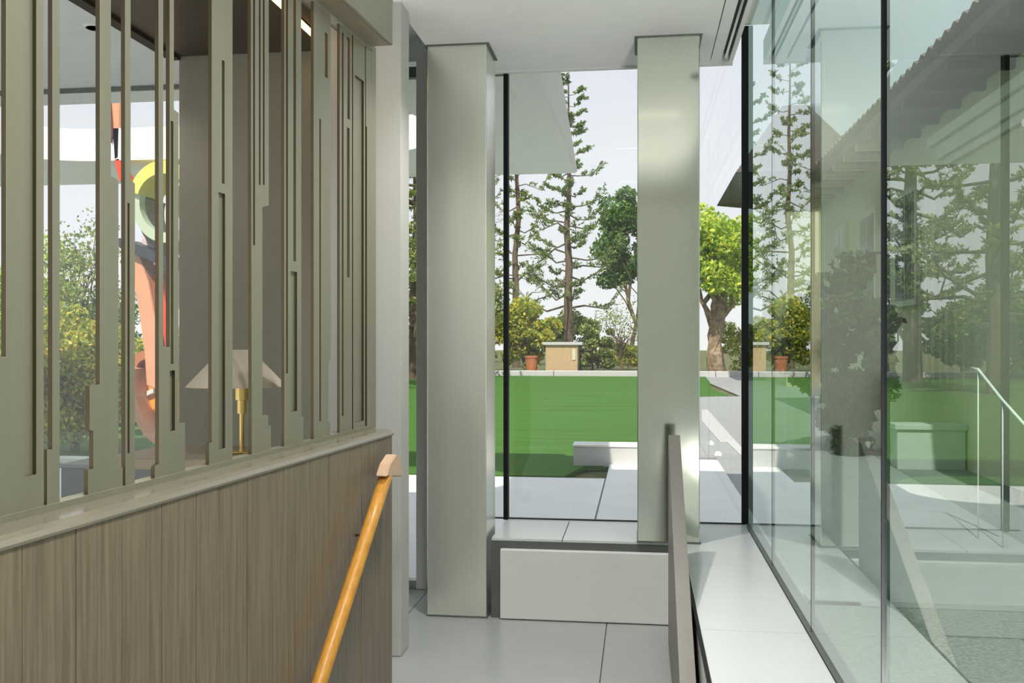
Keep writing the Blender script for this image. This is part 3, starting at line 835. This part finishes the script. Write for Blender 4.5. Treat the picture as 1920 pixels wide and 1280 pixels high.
def pine(base, height, spread, label, seed, n_br=44, tufts=9, blades=13, r0=0.2, start=0.25, leaf=None, bl=0.16, group=None):
    rng = np.random.default_rng(seed)
    base = Vector(base)
    t = tag(empty('pine_tree', tuple(base)), label, 'tree', group)
    tp = bend_path(base, base + Vector((0, 0, height)), rng, 0.004, 8)
    geo = [tube_geo(tp, list(np.linspace(r0, 0.03, len(tp))), 8)]
    pts, dirs = [], []
    for k in range(n_br):
        u = start + (1 - start) * (k + rng.uniform(0, 0.6)) / n_br
        z = height * u
        L = spread * (1 - 0.72 * (u - start) / (1 - start)) * rng.uniform(0.35, 1.25)
        an = k * 2.4 + rng.uniform(-0.5, 0.5)
        d = Vector((math.cos(an), math.sin(an), 0))
        s = base + Vector((0, 0, z))
        path = [s, s + d * L * 0.35 - Vector((0, 0, 0.04 * L)), s + d * L * 0.7 + Vector((0, 0, 0.05 * L)), s + d * L + Vector((0, 0, 0.28 * L))]
        path = [p + Vector(rng.normal(size=3)) * 0.03 * L for p in path]; path[0] = s
        path = [path[0]] + [p + Vector((0, 0, rng.uniform(-0.1, 0.18) * L)) for p in path[1:]]
        rb = r0 * 0.22 * (1.15 - u)
        geo.append(tube_geo(path, [rb + 0.008, rb * 0.8 + 0.006, rb * 0.5 + 0.005, 0.006], 5))
        for q in range(tufts):
            w_ = 0.35 + 0.65 * ((q + rng.uniform(0, 1)) / tufts) ** 0.8
            i = min(int(w_ * 3), 2)
            p = path[i].lerp(path[i + 1], w_ * 3 - i)
            side = Vector((-d.y, d.x, 0)) * rng.choice((-1, 1))
            td = (d * 0.5 + side * rng.uniform(0.1, 1.3) + Vector((0, 0, rng.uniform(0.0, 0.6)))).normalized()
            ln = rng.uniform(0.15, 0.55) * L * 0.5
            e_ = p + td * ln
            geo.append(tube_geo([p, p.lerp(e_, 0.5) - Vector((0, 0, 0.02)), e_], [0.011, 0.008, 0.004], 3))
            for b in range(blades):
                c = p.lerp(e_, rng.uniform(0.25, 1.05))
                pts.append(c); dirs.append((td + Vector(rng.normal(size=3)) * 0.75).normalized())
    v, f = join_geo(geo)
    pmesh('trunk', v, f, M_BARK, t)
    p = np.array([tuple(q) for q in pts]); d = np.array([tuple(q) for q in dirs])
    sd = rng.normal(size=p.shape); sd -= d * (d * sd).sum(1)[:, None]; sd /= np.linalg.norm(sd, axis=1)[:, None]
    ln = bl * rng.uniform(0.6, 1.3, size=(len(p), 1)); wdt = ln * 0.2
    V = np.stack([p, p + d * ln * 0.5 + sd * wdt, p + d * ln, p + d * ln * 0.5 - sd * wdt], 1).reshape(-1, 3)
    fo = quads_mesh('foliage', V, leaf or L_PINE, t)
    fo['kind'] = 'stuff'
    return t

GZ = -0.05
def gp(px, Y, z=GZ):
    return (PX(px, Y), Y, z)
pine(gp(1066, 46), 13.8, 2.9, 'tall sparse pine standing behind the tan counter', 11, r0=0.26, start=0.22, n_br=58, tufts=20, blades=18, bl=0.13)
pine(gp(900, 63), 18, 4.2, 'tall pine half hidden behind the left steel column', 12, n_br=46, r0=0.3, start=0.2)
pine((-8.3, 35.2, GZ), 16, 3.2, 'thick trunked pine hidden from the stair by the white pier', 13, n_br=84, r0=0.34, start=0.1, tufts=15, blades=20, leaf=L_OLV)
pine((-6.9, 53.6, GZ), 17, 2.6, 'slender pine left of the counter behind the mullion', 15, n_br=44, r0=0.24, start=0.22, blades=18, bl=0.2, leaf=L_OLV)
pine((-8.3, 27.2, GZ), 15, 2.8, 'dense olive pine left of the lawn hidden by the left column', 16, n_br=70, r0=0.28, start=0.12, tufts=16, blades=18, leaf=L_OLV)
pine((-13.4, 33, GZ), 16, 2.4, 'dense green pine farther left beside the thick trunked pine', 17, n_br=70, r0=0.30, start=0.10, tufts=15, blades=18)
broad_tree('leafy_tree', (-8.9, 41.4, GZ), 5.2, 1.5, 1.4, 'dark rounded tree at the lawn edge hidden by the left column', L_DARK, 9000, 0.10, 36, 0.14, crown0=0.05, clumps=36)
broad_tree('leafy_tree', (-12.2, 38.2, GZ), 4.4, 2.2, 1.4, 'wide dark tree under the green pines far left', L_DARK, 9000, 0.10, 37, 0.14, crown0=0.0, clumps=36)
broad_tree('leafy_tree', gp(1182, 54.5), 10.0, 2.35, 1.8, 'dense dark green tree left of the right steel column', L_DARK, 13000, 0.12, 21, 0.14, crown0=0.40, clumps=34)
broad_tree('leafy_tree', gp(1345, 42), 7.9, 2.3, 2.0, 'sunlit bright green tree with thick gnarled trunk beside the corner post', L_LIT, 13000, 0.11, 22, 0.42, M_BARK2, crown0=0.36, clumps=44, sticks=16)
broad_tree('round_bush', gp(985, 42.6), 3.7, 1.5, 0.8, 'rounded yellow green bush behind the terracotta pot', L_YEL, 9000, 0.10, 23, 0.12, crown0=0.05, clumps=34)
broad_tree('round_bush', gp(915, 46.5), 4.8, 1.7, 1.4, 'taller olive green bush beside the dark mullion', L_OLV, 8000, 0.08, 24, 0.12, crown0=0.05, clumps=34)
broad_tree('low_bush', gp(1064, 50), 4.0, 1.7, 1.2, 'low olive bush at the foot of the sparse pine', L_OLV, 8000, 0.09, 25, 0.07, crown0=0.0, clumps=22)
broad_tree('low_bush', gp(1120, 44), 2.6, 0.9, 0.8, 'small dark bush behind the black garden chair', L_OLV, 5000, 0.08, 26, 0.07, crown0=0.0, clumps=18)
broad_tree('thin_tree', gp(1165, 42.6), 3.6, 1.6, 1.0, 'thin nearly bare shrub tree under the dark green tree', L_OLV, 900, 0.06, 27, 0.07, crown0=0.2, clumps=26, sticks=24)
broad_tree('low_bush', gp(1178, 50.5), 1.5, 2.2, 1.0, 'strip of low pale bush right of the garden chair', L_YEL, 5000, 0.075, 28, 0.05, crown0=0.0, clumps=26)
broad_tree('low_bush', gp(1395, 45), 2.6, 1.3, 1.0, 'pale dry bush right of the gnarled trunk', L_YEL, 5000, 0.075, 29, 0.06, crown0=0.0, clumps=24)
# trees seen through the screen on the left
broad_tree('thin_tree', gp(152, 14, 0), 3.75, 0.85, 0.6, 'thin bare branched tree seen through the screen', L_OLV, 3200, 0.035, 31, 0.05, crown0=0.25, clumps=46, sticks=44)
broad_tree('round_bush', gp(140, 11.4, 0.015), 1.9, 1.15, 0.6, 'bright dense bush seen low through the screen', L_YEL, 22000, 0.036, 32, 0.06, crown0=0.0, clumps=70)
broad_tree('round_bush', gp(275, 13.4, 0.015), 1.7, 1.0, 0.6, 'green bush behind the colourful sculpture', L_OLV, 12000, 0.04, 33, 0.06, crown0=0.0, clumps=40)
broad_tree('leafy_tree', gp(20, 17, 0), 3.6, 1.3, 1.0, 'leafy tree at the far left edge behind the screen', L_LIT, 7000, 0.06, 34, 0.08, crown0=0.1, clumps=34)
for i, (x, y, h, rx) in enumerate(((-12.6, 43.6, 3.2, 2.2), (-18.6, 43, 4.0, 3.0), (-26, 43, 4.6, 3.4), (8.6, 49, 4.2, 2.6))):
    broad_tree('hedge_bush', (x, y, GZ), h, rx, 1.4, ['broad hedge bush behind the lawn left of the rounded bush', 'second broad hedge bush along the far lawn kerb',
               'large hedge bush at the far left end of the kerb', 'hedge bush beyond the path near the house'][i], L_OLV if i % 2 else L_DARK, 7000, 0.1, 40 + i, 0.1, crown0=0.0, clumps=36)

# ------------------------------------------------------------------ things along the far kerb
yk = 40.4
def pk(px, py): return P(px, py, Y=yk)
ct = tag(empty('garden_counter', (pk(1052, 690).x, yk, GZ)), 'tan outdoor counter with pale overhanging top beyond the lawn', 'counter')
box('counter_body', pk(1023, 0).x, pk(1083, 0).x, yk, yk + 1.0, GZ, pk(0, 646).z, M_COUNTER, ct, 0.01)
box('counter_top', pk(1018, 0).x, pk(1092, 0).x, yk - 0.1, yk + 1.1, pk(0, 646).z, pk(0, 641).z, M_KERB, ct, 0.01)
box('side_panel', pk(1073, 0).x, pk(1079, 0).x, yk - 0.03, yk - 0.001, pk(0, 672).z, pk(0, 653).z, M_CREAM2, ct, 0.005)
pot = tag(empty('terracotta_pot', (pk(995, 690).x, yk + 0.4, GZ)), 'tapered terracotta pot left of the tan counter', 'pot')
rr = (pk(1008, 0).x - pk(981, 0).x) / 2
zp = pk(0, 665).z
lathe('pot_body', [(rr * 0.62, GZ), (rr * 0.92, zp - 0.08), (rr * 0.80, zp - 0.08), (rr * 0.5, GZ + 0.05)], pk(995, 0).x, yk + 0.4, M_POT, pot)
lathe('pot_rim', [(rr * 0.98, zp - 0.09), (rr * 1.0, zp), (rr * 0.86, zp), (rr * 0.85, zp - 0.09)], pk(995, 0).x, yk + 0.4, M_POT, pot)
ch = tag(empty('garden_chair', (pk(1100, 690).x, yk + 0.2, GZ)), 'black metal garden chair right of the tan counter', 'chair')
xa0, xa1 = pk(1087, 0).x, pk(1110, 0).x
zc0 = pk(0, 656).z; zc1 = pk(0, 681).z
for xx in (xa0, xa1):
    box('leg', xx - 0.035, xx + 0.035, yk + 0.2, yk + 0.27, GZ, zc0 + (0.10 if xx == xa1 else 0), M_DARK, ch)
    box('leg', xx - 0.035, xx + 0.035, yk + 0.65, yk + 0.72, GZ, zc1, M_DARK, ch)
box('seat', xa0, xa1, yk + 0.2, yk + 0.72, zc1 - 0.04, zc1, M_DARK, ch)
box('back_rail', xa0, xa1, yk + 0.21, yk + 0.26, zc0 - 0.07, zc0, M_DARK, ch)

# ------------------------------------------------------------------ house beyond the side glazing
HZ = 4.2
hx, ex = 3.66, 3.0
y0h, y1h = 2.0, 20.5
ho = tag(empty('house', (hx, 11, 0)), 'cream rendered house with dark tiled eaves seen through the side glass', 'house')
box('wall', hx, hx + 5.5, y0h, y1h, -0.05, HZ, M_CREAM, ho)
pmesh('soffit', [(ex, y0h - 0.5, HZ), (hx + 0.3, y0h - 0.5, HZ), (hx + 0.3, y1h + 0.7, HZ), (ex, y1h + 0.7, HZ), (ex, y0h - 0.5, HZ + 0.12), (hx + 0.3, y0h - 0.5, HZ + 0.4), (hx + 0.3, y1h + 0.7, HZ + 0.4), (ex, y1h + 0.7, HZ + 0.12)],
      [[3, 2, 1, 0], [4, 5, 6, 7], [0, 1, 5, 4], [1, 2, 6, 5], [2, 3, 7, 6], [3, 0, 4, 7]], M_EAVE, ho)
# roof of barrel tiles: corrugated slope with separate course steps
vs, fs = [], []
NY = 150; rows = 9
ridge = hx + 2.9
for r in range(rows):
    for s in (0, 1):
        u = (r + s) / rows
        x = ex - 0.08 + (ridge - ex) * u
        z = HZ + 0.12 + (ridge - ex) * u * 0.5 + (0.05 if s == 0 else 0.0)
        for k in range(NY + 1):
            y = y0h - 0.6 + (y1h - y0h + 1.4) * k / NY
            vs.append((x, y, z + 0.06 * (1 if k % 2 else 0)))
for r in range(2 * rows - 1):
    for k in range(NY):
        a = r * (NY + 1) + k
        fs.append([a, a + NY + 1, a + NY + 2, a + 1])
rt = pmesh('roof_tiles', vs, fs, M_TERRA, ho); rt['kind'] = 'stuff'
pmesh('roof_back', [(ridge - 0.06, y0h - 0.6, HZ + 0.12 + (ridge - ex) * 0.5), (hx + 6.2, y0h - 0.6, HZ + 0.3), (hx + 6.2, y1h + 0.8, HZ + 0.3), (ridge - 0.06, y1h + 0.8, HZ + 0.12 + (ridge - ex) * 0.5), (ridge, y0h - 0.6, HZ), (ridge, y1h + 0.8, HZ)],
      [[0, 1, 2, 3], [0, 4, 1], [3, 2, 5], [1, 4, 5, 2]], M_TERRA, ho)
for k in range(24):
    y = y0h + (y1h - y0h) * k / 23
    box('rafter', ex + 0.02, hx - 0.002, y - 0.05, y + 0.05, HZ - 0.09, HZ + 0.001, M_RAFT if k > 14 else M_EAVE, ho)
box('cornice', hx - 0.16, hx + 0.01, 9.3, 12.4, 3.80, 3.92, M_CREAM2, ho, 0.01)
box('cornice', hx - 0.10, hx + 0.01, 9.45, 12.25, 3.62, 3.80, M_CREAM2, ho, 0.01)
box('cornice', hx - 0.05, hx + 0.01, 9.6, 12.1, 3.52, 3.62, M_CREAM2, ho, 0.008)
for (ya_, yb_, za_, zb_) in ((13.2, 14.3, 1.9, 3.5), (15.4, 16.5, 1.9, 3.5), (17.6, 18.6, 1.9, 3.5)):
    wf = box('window', hx - 0.07, hx + 0.02, ya_, yb_, za_, zb_, M_CREAM2, ho, 0.008)
    ym = (ya_ + yb_) / 2; zm = (za_ + zb_) / 2
    for (a_, b_) in ((ya_ + 0.09, ym - 0.03), (ym + 0.03, yb_ - 0.09)):
        for (c_, d_) in ((za_ + 0.09, zm - 0.03), (zm + 0.03, zb_ - 0.09)):
            box('pane', hx - 0.076, hx - 0.068, a_, b_, c_, d_, M_PANE, wf)
wl_ = tag(empty('wall_lantern', (hx - 0.1, 14.85, 2.3)), 'dark wall lantern between the house windows', 'lantern')
box('arm', hx - 0.3, hx - 0.001, 14.83, 14.87, 2.72, 2.75, M_DARK, wl_)
box('lantern_body', hx - 0.36, hx - 0.2, 14.77, 14.93, 2.42, 2.72, M_DARK, wl_, 0.01)
# far wing whose roof corner shows beside the corner post
hw_ = tag(empty('far_wing', (5.0, 33, 0)), 'far house wing whose dark roof corner shows beside the corner post', 'house')
q0 = P(1371, 332, Y=32.0)
box('wall', q0.x + 1.6, q0.x + 2.6, 31, 37, -0.05, q0.z - 0.4, M_CREAM, hw_)
zr = q0.z
pmesh('roof', [(q0.x, 30.5, zr - 0.1), (q0.x + 4.2, 30.5, zr - 0.1), (q0.x + 4.2, 38, zr - 0.1), (q0.x, 38, zr - 0.1), (q0.x + 1.7, 32.5, zr + 2.4), (q0.x + 2.5, 32.5, zr + 2.4), (q0.x + 2.5, 36, zr + 2.4), (q0.x + 1.7, 36, zr + 2.4), (q0.x + 1.6, 31, zr - 0.42), (q0.x + 2.6, 31, zr - 0.42), (q0.x + 2.6, 37, zr - 0.42), (q0.x + 1.6, 37, zr - 0.42)],
      [[0, 1, 5, 4], [1, 2, 6, 5], [2, 3, 7, 6], [3, 0, 4, 7], [4, 5, 6, 7], [0, 8, 9, 1], [1, 9, 10, 2], [2, 10, 11, 3], [3, 11, 8, 0], [11, 10, 9, 8]], M_EAVE, hw_)
L_SHADE = leaf_mat('shaded_green_leaves', [(0.012, 0.03, 0.010), (0.025, 0.05, 0.016), (0.05, 0.08, 0.025)], 0.15)  # leaf tones darkened to put the sunlit shrub in silhouette
# planting between the side glass and the house
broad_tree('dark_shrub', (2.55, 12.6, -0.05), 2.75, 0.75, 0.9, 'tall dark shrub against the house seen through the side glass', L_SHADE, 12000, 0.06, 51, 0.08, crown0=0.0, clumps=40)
# low garden wall with a white rail outside the side glass
gw = tag(empty('yard_wall', (3.0, 11.6, 0)), 'low pale yard wall beyond the side glass', 'garden wall')
box('wall_body', 2.9, 3.64, 11.4, 11.7, -0.04, 0.42, M_KERB, gw, 0.01)
box('coping', 2.87, 3.65, 11.37, 11.73, 0.42, 0.48, M_KERB, gw, 0.006)
yr = tag(empty('yard_handrail', (3.1, 7.3, 0)), 'thin white sloping handrail in front of the house', 'handrail')
pth = [P(1822, 690, Y=7.4), P(1834, 692, Y=7.3), P(1880, 750, Y=7.0), P(1925, 800, Y=6.7)]
v, f = tube_geo(pth, [0.010] * 4, 10); pmesh('rail', v, f, M_WHITE, yr, True)
for q in (pth[1], pth[2]):
    v, f = tube_geo([q, Vector((q.x, q.y, -0.03))], [0.005] * 2, 8); pmesh('post', v, f, M_WHITE, yr, True)
